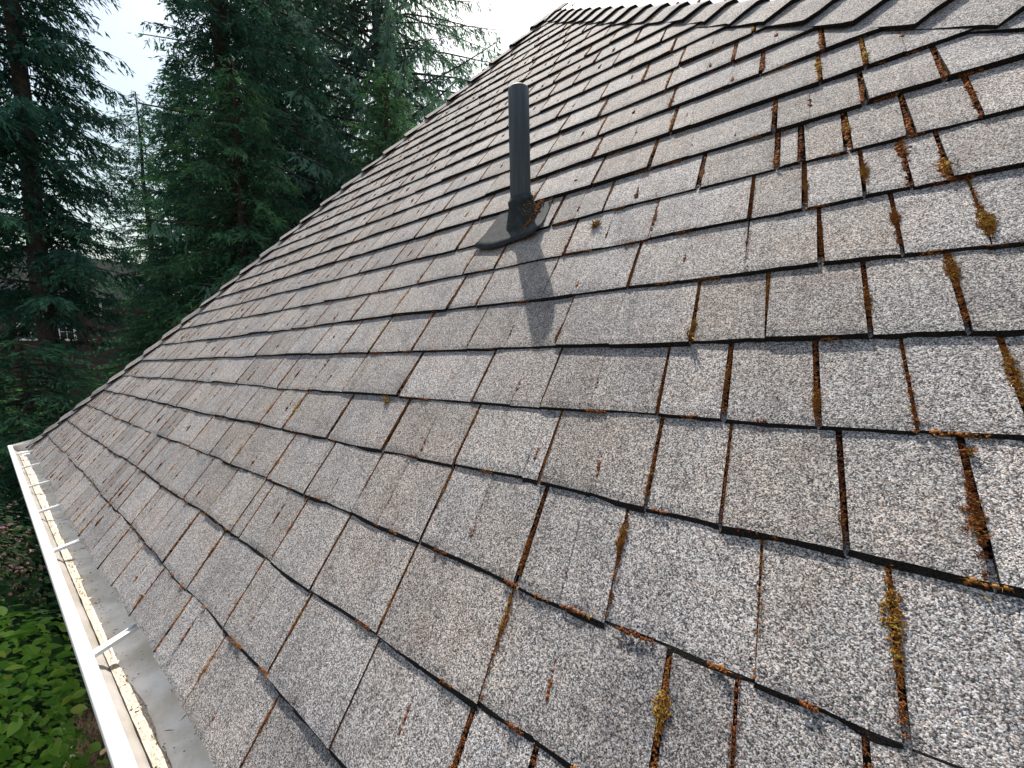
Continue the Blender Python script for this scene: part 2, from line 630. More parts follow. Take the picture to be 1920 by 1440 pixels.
tabs = []
slot_list = []                               # (row, u, half gap, kind)
for k in range(NROW):
    br = row_breaks(k)
    rr = random.Random(500 + k)
    gaps = {}
    for b in br:
        near = b < 1.2
        gaps[b] = rr.choice([0.0018, 0.0024, 0.003, 0.0036]) + (0.0018 if b > 0.7 or k > 8 else 0.0)
    for i in range(len(br) - 1):
        u0, u1 = br[i], br[i + 1]
        vm = (k + 0.5) * EX
        lo_b, hi_b = u_right(k * EX), u_left(k * EX)
        if u1 <= lo_b + 0.004 or u0 >= hi_b - 0.004 or (k + 0.25) * EX > APEX_V:
            continue
        parts = [(u0, u1)]
        if k == 9:                           # cut round the pipe boot
            q = []
            for a, b in parts:
                if b <= NOTCH[0] or a >= NOTCH[1]:
                    q.append((a, b))
                else:
                    if a < NOTCH[0] - 0.01:
                        q.append((a, NOTCH[0]))
                    if b > NOTCH[1] + 0.01:
                        q.append((NOTCH[1], b))
            parts = q
        for a, b in parts:
            fl = [f for f in FAINT.get(k, []) if a + 0.02 < f < b - 0.02]
            faint = fl[0] if fl else None
            if faint is None and (k > 8 or a > 1.1) and rr.random() < 0.85 and b - a > 0.14:
                faint = a + (b - a) * rr.uniform(0.3, 0.7)
            tabs.append((k, a, b, gaps.get(a, 0.001), gaps.get(b, 0.001), faint))
            if faint is not None:
                slot_list.append((k, faint, 0.0005, 'faint'))
        if lo_b + 0.01 < u1 < hi_b - 0.02 and not (k == 9 and NOTCH[0] - 0.01 < u1 < NOTCH[1] + 0.01):
            slot_list.append((k, u1, gaps[u1], 'slot'))

built = []
for t, (k, a, b, g0, g1, faint) in enumerate(tabs):
    V, F, MI, T = tab_geometry(k, a, b, 1000 + t, g0, g1, faint)
    W = [RW(*p) for p in V]
    c = (RW(max(a, u_right(k * EX)), k * EX, 0), RW(min(b, u_left(k * EX)), k * EX, 0),
         RW(min(b, u_left((k + 1) * EX)), (k + 1) * EX, 0), RW(max(a, u_right((k + 1) * EX)), (k + 1) * EX, 0))
    built.append((proj_area(c), W, F, MI, T))
order = sorted(range(len(built)), key=lambda i: -built[i][0])
chosen = set(order[:296])
rest = MB()
rest_t = []
for i, (ar, W, F, MI, T) in enumerate(built):
    if i in chosen:
        ce = sum(W, Vector()) / len(W)
        me = mesh_from('shingle', [w - ce for w in W], F, [M_SH, M_BUTT], MI, False, {'tone': T})
        obj('shingle', me, roof, ce)
    else:
        b = len(rest.v)
        rest.v += [tuple(w) for w in W]
        rest.f += [tuple(x + b for x in f) for f in F]
        rest.m += MI
        rest_t += T
me = mesh_from('shingle_field', rest.v, rest.f, [M_SH, M_BUTT], rest.m, False, {'tone': rest_t})
obj('shingle_field', me, roof, kind='stuff')


# ---- hip caps
def hip_caps(hipf, other_n, w_main, w_other, spacing, v_start, v_end, side):
    """caps bent over a hip; hipf(v) gives u, side=+1 when the main slope lies at larger u"""
    v = v_start
    k = 0
    while v < v_end:
        rr = random.Random(k * 7 + (1 if side > 0 else 2) * 1000)
        a = RW(hipf(v), v, 0.0)
        b = RW(hipf(v + 0.1), v + 0.1, 0.0)
        h = (b - a).normalized()
        nm = Vector((0, -SN, CS))
        p1 = nm.cross(h)
        if p1.x * (-side) < 0:
            p1 = -p1
        n2 = other_n
        p2 = n2.cross(h)
        if p2.dot(p1) > 0:
            p2 = -p2
        ncr = (nm + n2).normalized()
        sec = [(p1, w_main, nm, 0.0), (p1, w_main * 0.6, nm, 0.003), (p1, w_main * 0.22, (nm * 0.8 + ncr * 0.2), 0.006), (p1, 0.0, ncr, 0.004),
               (p2, w_other * 0.22, (n2 * 0.8 + ncr * 0.2), 0.006), (p2, w_other * 0.6, n2, 0.003), (p2, w_other, n2, 0.0)]
        Ln = spacing * 1.45
        stations = [(-0.004, 0.021), (0.02, 0.0195), (Ln * 0.5, 0.0115), (Ln, 0.004)] if side > 0 else [(-0.004, 0.026), (0.02, 0.025), (Ln * 0.5, 0.013), (Ln, 0.004)]
        W, F, MI, T = [], [], [], []
        dw = rr.uniform(-0.004, 0.006)
        curl = rr.uniform(-0.004, 0.006)
        for s, ht in stations:
            for q, (p, d, nn, ex) in enumerate(sec):
                edge = 1.0 if q in (0, 6) else 0.0
                dd = d + (dw + 0.004 * math.sin(9 * s / spacing + k)) * edge
                W.append(a + h * (s + rr.uniform(-0.002, 0.002)) + p * dd + nn.normalized() * (ht + ex + curl * edge * (1 - s / Ln)))
        n = len(sec)
        tone = min(1, max(0, rr.gauss(0.6, 0.2)))
        for j in range(3):
            for i in range(n - 1):
                f = (j * n + i, (j + 1) * n + i, (j + 1) * n + i + 1, j * n + i + 1)
                F.append(f if side > 0 else f[::-1]); MI.append(0); T.append(tone)
        bb = len(W)
        for i in range(n):
            W.append(W[i] - sec[i][2].normalized() * 0.0125 + h * 0.002)
        for i in range(n - 1):
            F.append((i, i + 1, bb + i + 1, bb + i)); MI.append(1); T.append(0.5)
        for e in (0, n - 1):
            bb = len(W)
            for j in range(4):
                W.append(W[j * n + e] - sec[e][2].normalized() * 0.006)
            for j in range(3):
                F.append((j * n + e, (j + 1) * n + e, bb + j + 1, bb + j)); MI.append(1); T.append(0.5)
        ce = sum(W, Vector()) / len(W)
        me = mesh_from('hip_cap', [w - ce for w in W], F, [M_SH, M_BUTT], MI, False, {'tone': T})
        obj('hip_cap', me, roof, ce)
        dv = (b - a).length / 0.1
        v += spacing / dv
        k += 1


APEX = RW(1.39, APEX_V, 0)
CORN_L = RW(5.08, 0, 0)
CORN_R = RW(u_right(0), 0, 0)
nL = (APEX - CORN_L).cross(Vector((0, 1, 0))).normalized()
nL = nL if nL.z > 0 else -nL
nR = (APEX - CORN_R).cross(Vector((0, 1, 0))).normalized()
nR = nR if nR.z > 0 else -nR
hip_caps(u_right, nR, 0.10, 0.11, 0.148, 0.42, APEX_V - 0.03, +1)
hip_caps(u_left, nL, 0.075, 0.10, 0.20, 0.02, APEX_V - 0.05, -1)


# ---- the two neighbouring slopes (turned away from the camera)
def side_slope(name, corner, nrm, y_len):
    sl = MB()
    rise = Vector((APEX.x - corner.x, 0, APEX.z - corner.z))
    rl = rise.length
    rd = rise.normalized()
    nr = int(rl / EX)
    for k in range(nr):
        v0, v1 = k * EX, min((k + 1) * EX + 0.02, rl)
        y0 = corner.y + (APEX.y - corner.y) * v0 / rl
        y0b = corner.y + (APEX.y - corner.y) * v1 / rl
        y1 = y_len
        A = corner + rd * v0 + nrm * 0.006
        B = corner + rd * v1 + nrm * 0.0005
        ys = np.linspace(0, 1, 12)
        vsx = []
        for q in ys:
            vsx.append((A.x, y0 + (y1 - y0) * q, A.z))
        for q in ys:
            vsx.append((B.x, y0b + (y1 - y0b) * q, B.z))
        for q in ys:
            D = corner + rd * v0 - nrm * 0.002
            vsx.append((D.x, y0 + (y1 - y0) * q, D.z))
        n = len(ys)
        for i in range(n - 1):
            pass
        sl.add(vsx, [(i, i + 1, n + i + 1, n + i) for i in range(n - 1)], 0)
        b = len(sl.v) - 3 * n
        for i in range(n - 1):
            sl.f.append((b + i, b + 2 * n + i, b + 2 * n + i + 1, b + i + 1))
            sl.m.append(1)
    me = mesh_from(name, sl.v, sl.f, [M_SH, M_BUTT], sl.m, False, {'tone': [0.5] * len(sl.f)})
    return obj(name, me, house)


side_slope('side_roof', CORN_L, nL, 7.0)
side_slope('side_roof', CORN_R, nR, 7.0)

# ---- walls, fascia and soffit below the eave
wall = MB()
wall.box((-4.65, 0.42, 0.0), (1.15, 6.9, Z0 - 0.16))
wall.build('wall', M_WALL, house)
fs = MB()
fs.box((-5.04, 0.055, Z0 - 0.17), (1.52, 0.075, Z0 + 0.005))
fs.build('fascia', M_TRIM, house)
sf = MB()
sf.box((-5.02, 0.078, Z0 - 0.165), (1.50, 6.9, Z0 - 0.150))
sf.build('soffit', M_TRIM, house)
sg = MB()
sg.box((-5.06, 0.08, Z0 - 0.17), (-5.042, 6.9, Z0 + 0.0))
sg.box((1.524, 0.08, Z0 - 0.17), (1.542, 6.9, Z0 + 0.0))
sg.build('side_fascia', M_TRIM, house)

# ---- gutter
GX = list(np.linspace(-5.30, 1.7, 36))


def gy(x):
    return 0.0100 * (x + 0.9) if x < -0.9 else 0.0


GZ = Z0 - 0.015
gutter = empty('gutter', (0, 0, 0), parent=house)
gutter['label'] = 'white metal gutter with cross straps and brown silt below the shingles'
tr = MB()
prof_out = [(-0.0845, 0.000), (-0.0865, -0.012), (-0.0835, -0.022), (-0.074, -0.035), (-0.060, -0.050), (-0.052, -0.068), (-0.050, -0.094), (0.0495, -0.094), (0.0495, 0.03)]
prof_in = [(-0.0640, 0.0005), (-0.0640, -0.012), (-0.066, -0.02), (-0.060, -0.034), (-0.050, -0.044), (-0.044, -0.054), (-0.040, -0.060), (0.046, -0.060), (0.046, 0.03)]
tr.sweep([(y, z + GZ) for y, z in prof_out], GX, gy, 0)
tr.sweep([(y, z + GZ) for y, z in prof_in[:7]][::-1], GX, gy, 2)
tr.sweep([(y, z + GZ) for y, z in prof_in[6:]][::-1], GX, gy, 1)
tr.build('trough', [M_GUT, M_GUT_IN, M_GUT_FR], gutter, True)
lp = MB()
lip = [(-0.0875, -0.010), (-0.0865, -0.001), (-0.083, 0.0025), (-0.068, 0.0025), (-0.0635, 0.0), (-0.0625, -0.006)]
lp.sweep([(y, z + GZ) for y, z in lip], GX, gy, 0)
lp.build('lip', M_LIP, gutter, True)
ec = MB()
x = GX[0]
pe = [(y + gy(x), z + GZ) for y, z in prof_out]
vsx = [(x - 0.002, y, z) for y, z in pe] + [(x + 0.004, y, z) for y, z in pe]
n = len(pe)
ec.add(vsx, [tuple(range(n)), tuple(range(2 * n - 1, n - 1, -1))])
ec.build('end_cap', M_GUT, gutter)
for hx in (-5.30 + 0.03, -4.72, -4.07, -3.40, -2.77, -2.14, -1.29, -0.62, 0.02, 0.65, 1.28):
    hb = MB()
    y0 = gy(hx)
    tilt = -0.045
    for (dx0, dx1, z0, z1) in ((-0.011, 0.011, -0.004, 0.0005), (-0.011, -0.0085, 0.0005, 0.0055), (0.0085, 0.011, 0.0005, 0.0055)):
        ya, yb = -0.0625 + y0, 0.046 + y0
        vsx = []
        for yy, sx in ((ya, 0.0), (yb, tilt)):
            for dx, zz in ((dx0, z0), (dx1, z0), (dx1, z1), (dx0, z1)):
                vsx.append((hx + dx + sx, yy, GZ - 0.002 + zz + (0.006 if sx else 0.0)))
        hb.add(vsx, [(0, 1, 2, 3), (7, 6, 5, 4), (0, 4, 5, 1), (1, 5, 6, 2), (2, 6, 7, 3), (3, 7, 4, 0)])
    hb.build('hanger', M_LIP, gutter, loc=(hx, -0.01, GZ))

# silt lying in the gutter
sv, sfc = [], []
xs = np.linspace(-5.2, 1.6, 420)
r2 = np.random.default_rng(3)


def sm(n, k, amp):
    a = r2.normal(size=n)
    ker = np.hanning(k); ker /= ker.sum()
    return np.convolve(a, ker, 'same') * amp * math.sqrt(k) * 0.7


wob1 = sm(420, 9, 0.004) + sm(420, 31, 0.005)
wob2 = sm(420, 11, 0.003)
hh = np.abs(sm(420, 7, 0.004)) + 0.005
NS = 7
for i, x in enumerate(xs):
    ya = -0.0405
    yb = -0.025 + wob1[i] * 0.7
    for j in range(NS):
        q = j / (NS - 1)
        y = ya + (yb - ya) * q + gy(x)
        z = GZ - 0.0592 + (hh[i] * (1 - q) ** 0.8 + (r2.uniform(-0.0016, 0.0016) if 0 < j < NS - 1 else 0)) * (1 if j < NS - 1 else 0) - (0.001 if j == NS - 1 else 0)
        sv.append((x, y, z))
for i in range(len(xs) - 1):
    for j in range(NS - 1):
        a = i * NS + j
        sfc.append((a, a + 1, a + 1 + NS, a + NS))
me = mesh_from('silt', sv, sfc, [M_SILT])
obj('silt', me, gutter, kind='stuff')

# needles, twigs and granules washed into the gutter
dv_, df_ = [], []
rd = np.random.default_rng(77)
for i in range(800):
    x = rd.uniform(-5.1, 1.5)
    y = -0.038 + abs(rd.normal(0, 0.02)) if rd.random() < 0.8 else rd.uniform(-0.035, 0.03)
    z = GZ - 0.0575 + max(0, (-0.026 - y)) * 0.35 + 0.0012
    a = rd.normal(0, 0.9)
    l = rd.uniform(0.002, 0.006) if rd.random() < 0.75 else rd.uniform(0.012, 0.028)
    w = rd.uniform(0.0006, 0.0014) if l > 0.01 else l * 0.6
    dx, dy = math.cos(a), math.sin(a)
    b = len(dv_)
    y += gy(x)
    dv_ += [(x - dx * l / 2 - dy * w, y - dy * l / 2 + dx * w, z), (x - dx * l / 2 + dy * w, y - dy * l / 2 - dx * w, z + 0.0008), (x + dx * l / 2, y + dy * l / 2, z + rd.uniform(0.0005, 0.003)), (x, y, z + 0.0025)]
    df_ += [(b, b + 1, b + 3), (b + 1, b + 2, b + 3), (b + 2, b, b + 3)]
M_DEB = simple_mat('needle_litter', (0.1, 0.06, 0.035), 0.95, 0.6, 90.0)
obj('litter', mesh_from('litter', dv_, df_, [M_DEB]), gutter, kind='stuff')

# ---- vent pipe with boot and flange
PB = RW(PIPE_U, PIPE_V, 0.0)
vent = empty('vent_pipe', PB, parent=house)
vent['label'] = 'black plumbing vent pipe rising from the shingles'
NSEG = 40
pr = 0.0316
pt = 0.383
ring = [(math.cos(2 * math.pi * i / NSEG), math.sin(2 * math.pi * i / NSEG)) for i in range(NSEG)]
pm = MB()
prof = [(pr, -0.1), (pr, pt * 0.3), (pr * 1.004, pt * 0.65), (pr, pt - 0.003), (pr - 0.0015, pt), (pr - 0.0045, pt), (pr - 0.005, pt - 0.004), (pr - 0.005, pt - 0.2)]
vsx = [(r * cx, r * cy, z) for r, z in prof for cx, cy in ring]
fcs = [(j * NSEG + i, j * NSEG + (i + 1) % NSEG, (j + 1) * NSEG + (i + 1) % NSEG, (j + 1) * NSEG + i) for j in range(len(prof) - 1) for i in range(NSEG)]
pm.add(vsx, fcs)
me = mesh_from('pipe', pm.v, pm.f, [M_PIPE], None, True)
obj('pipe', me, vent)
bm_ = MB()
TAN = math.tan(S)
rings = [(0.050, 0.0, 1.0, 0.006), (0.0455, 0.012, 0.93, 0.008), (0.0405, 0.034, 0.72, 0.008), (0.0372, 0.056, 0.42, 0.0), (0.0395, 0.059, 0.36, 0.0), (0.0395, 0.068, 0.33, 0.0), (0.0345, 0.071, 0.32, 0.0), (0.0335, 0.078, 0.30, 0.0), (0.0314, 0.079, 0.30, 0.0)]
vsx = []
for r, z, tl, ex in rings:
    for cx, cy in ring:
        vsx.append((r * cx, r * cy * (1 + 0.0 * tl), z + tl * TAN * r * cy * 0.98 + ex))
fcs = [(j * NSEG + i, j * NSEG + (i + 1) % NSEG, (j + 1) * NSEG + (i + 1) % NSEG, (j + 1) * NSEG + i) for j in range(len(rings) - 1) for i in range(NSEG)]
bm_.add(vsx, fcs)
me = mesh_from('boot', bm_.v, bm_.f, [M_RUBBER], None, True)
obj('boot', me, vent)
# flange sheet lapped under the course above
fl_outline_low = [(0.785, 1.262, 0.016), (0.755, 1.245, 0.013), (0.72, 1.236, 0.012), (0.685, 1.233, 0.014), (0.655, 1.238, 0.012), (0.625, 1.247, 0.012), (0.595, 1.247, 0.014), (0.565, 1.251, 0.018), (0.545, 1.272, 0.019)]
fl_top = [(0.755, 1.44, 0.004)] + [(0.73 - 0.022 * i, 1.45, 0.004) for i in range(7)] + [(0.56, 1.44, 0.004)]
fv, ff = [], []
NR = 7
nf = len(fl_outline_low)
for j in range(NR):
    q = j / (NR - 1)
    for i in range(nf):
        a, b = fl_outline_low[i], fl_top[i]
        u = a[0] + (b[0] - a[0]) * q
        v = a[1] + (b[1] - a[1]) * q
        h = max(0.0105 * (1 - q) + 0.004 * q, a[2] + (0.006 - a[2]) * min(1, q * 2.2)) + 0.002
        fv.append(tuple(RW(u, v, h) - PB))
for j in range(NR - 1):
    for i in range(nf - 1):
        a = j * nf + i
        ff.append((a, a + nf, a + nf + 1, a + 1))
b = len(fv)
for i in range(nf):
    P = Vector(fv[i]) - Vector((0, -SN, CS)) * 0.003
    fv.append(tuple(P))
for i in range(nf - 1):
    ff.append((i, i + 1, b + i + 1, b + i))
me = mesh_from('flange', fv, ff, [M_FLANGE], None, True)
obj('flange', me, vent)

# ---------------------------------------------------------------- moss in the joints
ICO = None


def ico(sub):
    t = (1 + 5 ** 0.5) / 2
    v = [(-1, t, 0), (1, t, 0), (-1, -t, 0), (1, -t, 0), (0, -1, t), (0, 1, t), (0, -1, -t), (0, 1, -t), (t, 0, -1), (t, 0, 1), (-t, 0, -1), (-t, 0, 1)]
    f = [(0, 11, 5), (0, 5, 1), (0, 1, 7), (0, 7, 10), (0, 10, 11), (1, 5, 9), (5, 11, 4), (11, 10, 2), (10, 7, 6), (7, 1, 8), (3, 9, 4), (3, 4, 2), (3, 2, 6), (3, 6, 8), (3, 8, 9), (4, 9, 5), (2, 4, 11), (6, 2, 10), (8, 6, 7), (9, 8, 1)]
    v = [np.array(x, float) / np.linalg.norm(x) for x in v]
    for _ in range(sub):
        cache = {}
        nf_ = []

        def mid(a, b):
            key = (min(a, b), max(a, b))
            if key not in cache:
                m = v[a] + v[b]
                v.append(m / np.linalg.norm(m))
                cache[key] = len(v) - 1
            return cache[key]
        for a, b, c in f:
            ab, bc, ca = mid(a, b), mid(b, c), mid(c, a)
            nf_ += [(a, ab, ca), (b, bc, ab), (c, ca, bc), (ab, bc, ca)]
        f = nf_
    return np.array(v), np.array(f)


ICO0, ICO1 = ico(0), ico(1)
mv, mf, mt = [], [], []
mbase = 0
mr = np.random.default_rng(11)


def blob(u, v, h, r, tone, fine, sq=0.8):
    """a lump of moss; h is the height of its middle above the deck"""
    global mbase
    iv, jf = ICO1 if fine else ICO0
    d = 1 + mr.normal(0, 0.17, size=len(iv))
    P = iv * d[:, None] * r
    P = P * np.array([mr.uniform(0.75, 1.2), mr.uniform(0.8, 1.35), sq])
    P = P + np.array([u, v, h])
    mv.append(P)
    mf.append(jf + mbase)
    mt.append(np.clip(tone + mr.normal(0, 0.09, size=len(jf)), 0, 1))
    mbase += len(iv)


def spikes(u, v, h, r, tone, n):
    """short moss stems and needles"""
    global mbase
    for _ in range(n):
        a = mr.uniform(0, 2 * math.pi)
        el = mr.uniform(0.2, 1.3)
        d = np.array([math.cos(a) * math.cos(el), math.sin(a) * math.cos(el), math.sin(el)])
        w = np.cross(d, mr.normal(size=3)); w /= np.linalg.norm(w) + 1e-9
        b = np.array([u, v, h])
        l = r * mr.uniform(0.7, 1.6)
        mv.append(np.stack([b - w * r * 0.12, b + w * r * 0.12, b + d * l]))
        mf.append(np.array([[0, 1, 2]]) + mbase)
        mt.append(np.array([min(1, max(0, tone + mr.normal(0.1, 0.1)))]))
        mbase += 3


def surf_h(k, t):
    return 0.0012 + STEP(k) * 1.03 * (1 - t)


MOSS_BIG = {(4, -0.065): 0.6, (4, -0.162): 1.1, (5, -0.045): 0.7, (5, -0.208): 1.0, (6, -0.102): 0.9, (6, -0.185): 1.2, (7, -0.142): 0.9,
            (7, -0.223): 1.2, (8, -0.114): 1.1, (8, -0.164): 1.1, (8, -0.205): 1.2, (2, 0.085): 1.0, (2, 0.022): 1.0, (3, 0.161): 0.9, (3, 0.291): 0.8, (2, 0.294): 0.9,
            (1, 0.299): 1.1, (3, -0.097): 1.0, (9, -0.097): 0.9, (2, 0.504): 0.8, (3, 0.497): 0.7, (6, 0.116): 0.8, (6, 0.366): 0.8}
for (k, u, g, kind) in slot_list:
    dist = (RW(u, (k + 0.5) * EX, 0) - CAM).length
    if u < -0.5:
        continue
    fine = dist < 0.95
    lean = mr.uniform(-0.003, 0.003)
    if kind == 'slot':
        big = MOSS_BIG.get((k, u), max(0.12, mr.normal(0.42, 0.2)))
        n = int((150 if fine else 56 if dist < 1.6 else 34 if dist < 2.6 else 20))
        big *= 0.75
        base_tone = mr.uniform(0.16, 0.46) + (0.14 if dist > 1.2 else 0.0)
        centre = mr.uniform(0.15, 0.75)
        wid = mr.uniform(0.12, 0.28)
        r0 = 0.0013 if fine else 0.0024 if dist < 1.3 else 0.0034 if dist < 2.2 else 0.0044
        start = mr.uniform(0.0, 0.12)
        nb = int(n * (0.3 + 0.9 * big) * 0.9)
        ts = np.concatenate([mr.uniform(0, 1, n), np.clip(mr.normal(centre, wid * 0.6, nb), 0.01, 0.99)])
        for j, t in enumerate(ts):
            env = 0.3 * (0.6 + 0.4 * math.sin(9 * t + u * 40)) + big * math.exp(-((t - centre) / wid) ** 2)
            if t < start and mr.random() < 0.6:
                continue
            lump = j >= n
            if not lump and mr.random() > 0.75 + env:
                continue
            r = r0 * mr.uniform(0.65, 1.35) * (1.0 + 0.2 * big * lump)
            side = mr.normal(0, (0.0012 + 0.0042 * big * max(0, env - 0.2)) if lump else 0.0019)
            uu = u + lean * (1 - t) + side
            vvv = k * EX + (t * 0.98 + 0.01) * EX
            h = surf_h(k, t) * 1.0 + (max(0.0, env - 0.25) * 0.0038 * mr.uniform(0.3, 1.0) if lump else 0.0) - abs(side) * 0.25
            tone = base_tone + (0.22 * min(1.0, env) if lump else 0.0) + mr.normal(0, 0.09)
            if mr.random() < 0.04:
                tone += 0.35
            blob(uu, vvv + eave_shift(uu, vvv), h, r, tone, False)
            if fine or (dist < 1.5 and mr.random() < 0.3 * (0.3 + env)):
                spikes(uu, vvv + eave_shift(uu, vvv), h + r * 0.3, r * 2.1, tone + 0.08, 6 if fine else 3)
    else:
        if mr.random() < 0.05:
            continue
        t0 = mr.uniform(0.1, 0.45)
        t1 = t0 + mr.uniform(0.25, 0.5)
        n = 18 if fine else 10
        base_tone = mr.uniform(0.3, 0.5)
        lean = mr.uniform(-0.004, 0.012)
        for j in range(n):
            t = t0 + (t1 - t0) * (j + mr.uniform(0, 1)) / n
            if mr.random() < 0.3:
                continue
            r = 0.0012 * mr.uniform(0.6, 1.5) * (1.0 + 0.9 * math.exp(-((t - t0 - 0.08) / 0.12) ** 2))
            if dist > 1.1:
                r *= 1.7 if dist < 2 else 2.2
            uu = u + lean * (t - 0.5) + mr.normal(0, 0.0004)
            vvv = k * EX + t * EX
            blob(uu, vvv + eave_shift(uu, vvv), surf_h(k, t) + r * 0.2, r, base_tone + mr.normal(0, 0.06), False, 0.7)
# moss along the butt edges
for k in range(1, 26):
    lo, hi = max(u_right(k * EX) + 0.1, -0.34), u_left(k * EX) - 0.1
    u = lo
    while u < hi:
        u += mr.exponential(0.14 if k < 12 else 0.13)
        if u > hi:
            break
        if k in (9, 10) and 0.5 < u < 0.8:
            continue
        ln = mr.uniform(0.008, 0.045)
        dist = (RW(u, k * EX, 0) - CAM).length
        tone0 = mr.uniform(0.2, 0.6)
        n = int(ln / 0.0026) + 2
        for j in range(n):
            uu = u + ln * j / n
            r = mr.uniform(0.0011, 0.0026) * (1.0 if dist < 2 else 1.25)
            blob(uu, k * EX + butt_wob(k, uu) + eave_shift(uu, k * EX) - mr.uniform(0.0005, 0.003), mr.uniform(0.0025, 0.0075), r, tone0 + mr.normal(0, 0.07), False, 0.8)
            if dist < 1.2:
                spikes(uu, k * EX + butt_wob(k, uu) + eave_shift(uu, k * EX) - 0.001, 0.006, r * 2.0, tone0 + 0.08, 3)
        if mr.random() < 0.3:
            spikes(u, k * EX - 0.002, 0.006, 0.005, tone0 + 0.25, 6)
# loose crumbs and needles on the slope
for _ in range(700):
    v = mr.uniform(0.05, 3.6)
    u = mr.uniform(max(-0.35, u_right(v)), u_left(v) - 0.05)
    k = int(v / EX)
    t = v / EX - k
    if mr.random() < 0.6:
        blob(u, v, surf_h(k, t) + 0.0008, mr.uniform(0.0009, 0.0022), mr.uniform(0.05, 0.5), False)
    else:
        spikes(u, v, surf_h(k, t) + 0.001, 0.006, mr.uniform(0.45, 0.8), 2)
# needle clumps and the lumps beside the boot
for (u, v, sz, nn) in ((0.375, 1.235, 0.016, 40), (0.80, 0.70, 0.014, 30), (0.115, 0.862, 0.013, 26), (0.56, 1.41, 0.013, 26), (-0.165, 0.70, 0.008, 20)):
    k = int(v / EX)
    h = surf_h(k, v / EX - k)
    for _ in range(8):
        blob(u + mr.normal(0, sz * 0.3), v + mr.normal(0, sz * 0.3), h + 0.001, sz * 0.16, mr.uniform(0.4, 0.8), False)
    for _ in range(nn // 4):
        spikes(u + mr.normal(0, sz * 0.3), v + mr.normal(0, sz * 0.3), h + 0.002, sz, mr.uniform(0.55, 0.9), 4)
for _ in range(120):
    a = mr.uniform(0, 1)
    uu = 0.607 - 0.012 * a + mr.normal(0, 0.006)
    vv_ = 1.295 + 0.13 * a + mr.normal(0, 0.004)
    r = mr.uniform(0.0014, 0.0034)
    blob(uu, vv_, 0.009 + mr.uniform(0, 0.005), r, mr.uniform(0.25, 0.75), False)
    spikes(uu, vv_, 0.011, r * 2, mr.uniform(0.4, 0.95), 4)
for _ in range(60):                          # lichen specks on the side of the boot
    an = mr.uniform(-0.9, 0.7)
    hz = mr.uniform(0.02, 0.075)
    rad_ = 0.049 - 0.19 * (hz - 0.005) if hz < 0.06 else 0.038
    P_ = PB + Vector((rad_ * math.cos(an), rad_ * math.sin(an), hz + 0.5 * TAN * rad_ * math.sin(an)))
    d_ = P_ - Vector((0, 0, Z0))
    blob(-d_.x, d_.y * CS + d_.z * SN, -d_.y * SN + d_.z * CS, mr.uniform(0.0008, 0.0022), mr.uniform(0.6, 1.0), False)
MV = RWn(np.concatenate(mv))
me = tri_mesh('moss', MV, np.concatenate(mf), M_MOSS, np.concatenate(mt))
mo = obj('moss', me, roof, kind='stuff')
mo['label'] = 'rust brown and yellow moss growing in the shingle joints'

# ---------------------------------------------------------------- ground
def ground_mat():
    m, nt, bs, out = new_mat('yard_ground')
    L = nt.links.new
    g = nt.nodes.new('ShaderNodeNewGeometry')
    nz = N(nt, 'ShaderNodeTexNoise', Scale=1.1, Detail=6.0, Roughness=0.65)
    L(g.outputs['Position'], nz.inputs['Vector'])
    r = ramp(nt, [(0.35, (0.05, 0.036, 0.026)), (0.5, (0.13, 0.08, 0.058)), (0.62, (0.09, 0.07, 0.045)), (0.75, (0.05, 0.07, 0.028))])
    L(nz.outputs['Fac'], r.inputs[0])
    n2 = N(nt, 'ShaderNodeTexNoise', Scale=45.0, Detail=5.0, Roughness=0.7)
    L(g.outputs['Position'], n2.inputs['Vector'])
    r2_ = ramp(nt, [(0.3, (0.5, 0.5, 0.5)), (0.7, (1.5, 1.45, 1.4))])
    L(n2.outputs['Fac'], r2_.inputs[0])
    L(mix(nt, r.outputs[0], r2_.outputs[0], 1.0, 'MULTIPLY'), bs.inputs['Base Color'])
    bs.inputs['Roughness'].default_value = 0.95
    b = N(nt, 'ShaderNodeBump', Strength=0.7, Distance=0.03)
    L(n2.outputs['Fac'], b.inputs['Height'])
    L(b.outputs[0], bs.inputs['Normal'])
    return m


gm = MB()
gn = 40
gvs = []
rg = random.Random(5)
ext = [-400, -150, -70] + list(np.linspace(-45, 15, gn - 6)) + [40, 150, 400]
eyt = [-400, -150, -70] + list(np.linspace(-30, 30, gn - 6)) + [60, 150, 400]
for y in eyt:
    for x in ext:
        far = max(abs(x + 15), abs(y)) > 46
        gvs.append((x, y, 0.0 if far or (x > -9 and abs(y) < 9) else rg.uniform(-0.06, 0.06)))
ng = len(ext)
gm.add(gvs, [(j * ng + i, j * ng + i + 1, (j + 1) * ng + i + 1, (j + 1) * ng + i) for j in range(ng - 1) for i in range(ng - 1)])
gm.build('ground', ground_mat(), kind='structure')
M_GRAVEL = simple_mat('gravel_edge', (0.26, 0.24, 0.22), 0.9, 0.5, 60.0, 0.8)
pa = MB()
pvs = []
for i in range(30):
    x = -9.0 + i * 0.3
    yc = 0.01 + 0.05 * math.sin(x * 1.3)
    w0, w1 = 0.045 + 0.01 * math.sin(i * 1.7), 0.045 + 0.01 * math.cos(i * 2.3)
    pvs += [(x, yc - w0, 0.004), (x, yc - w0 * 0.6, 0.018), (x, yc + w1 * 0.6, 0.018), (x, yc + w1, 0.004)]
pa.add(pvs, [(i * 4 + j, i * 4 + 4 + j, i * 4 + 5 + j, i * 4 + 1 + j) for i in range(29) for j in range(3)])
pa.build('path', M_GRAVEL, kind='structure')
M_GRASS = leaf_mat('lawn_blades', [(0.0, (0.03, 0.05, 0.015)), (0.6, (0.055, 0.09, 0.025)), (1.0, (0.1, 0.12, 0.04))], 0.3)
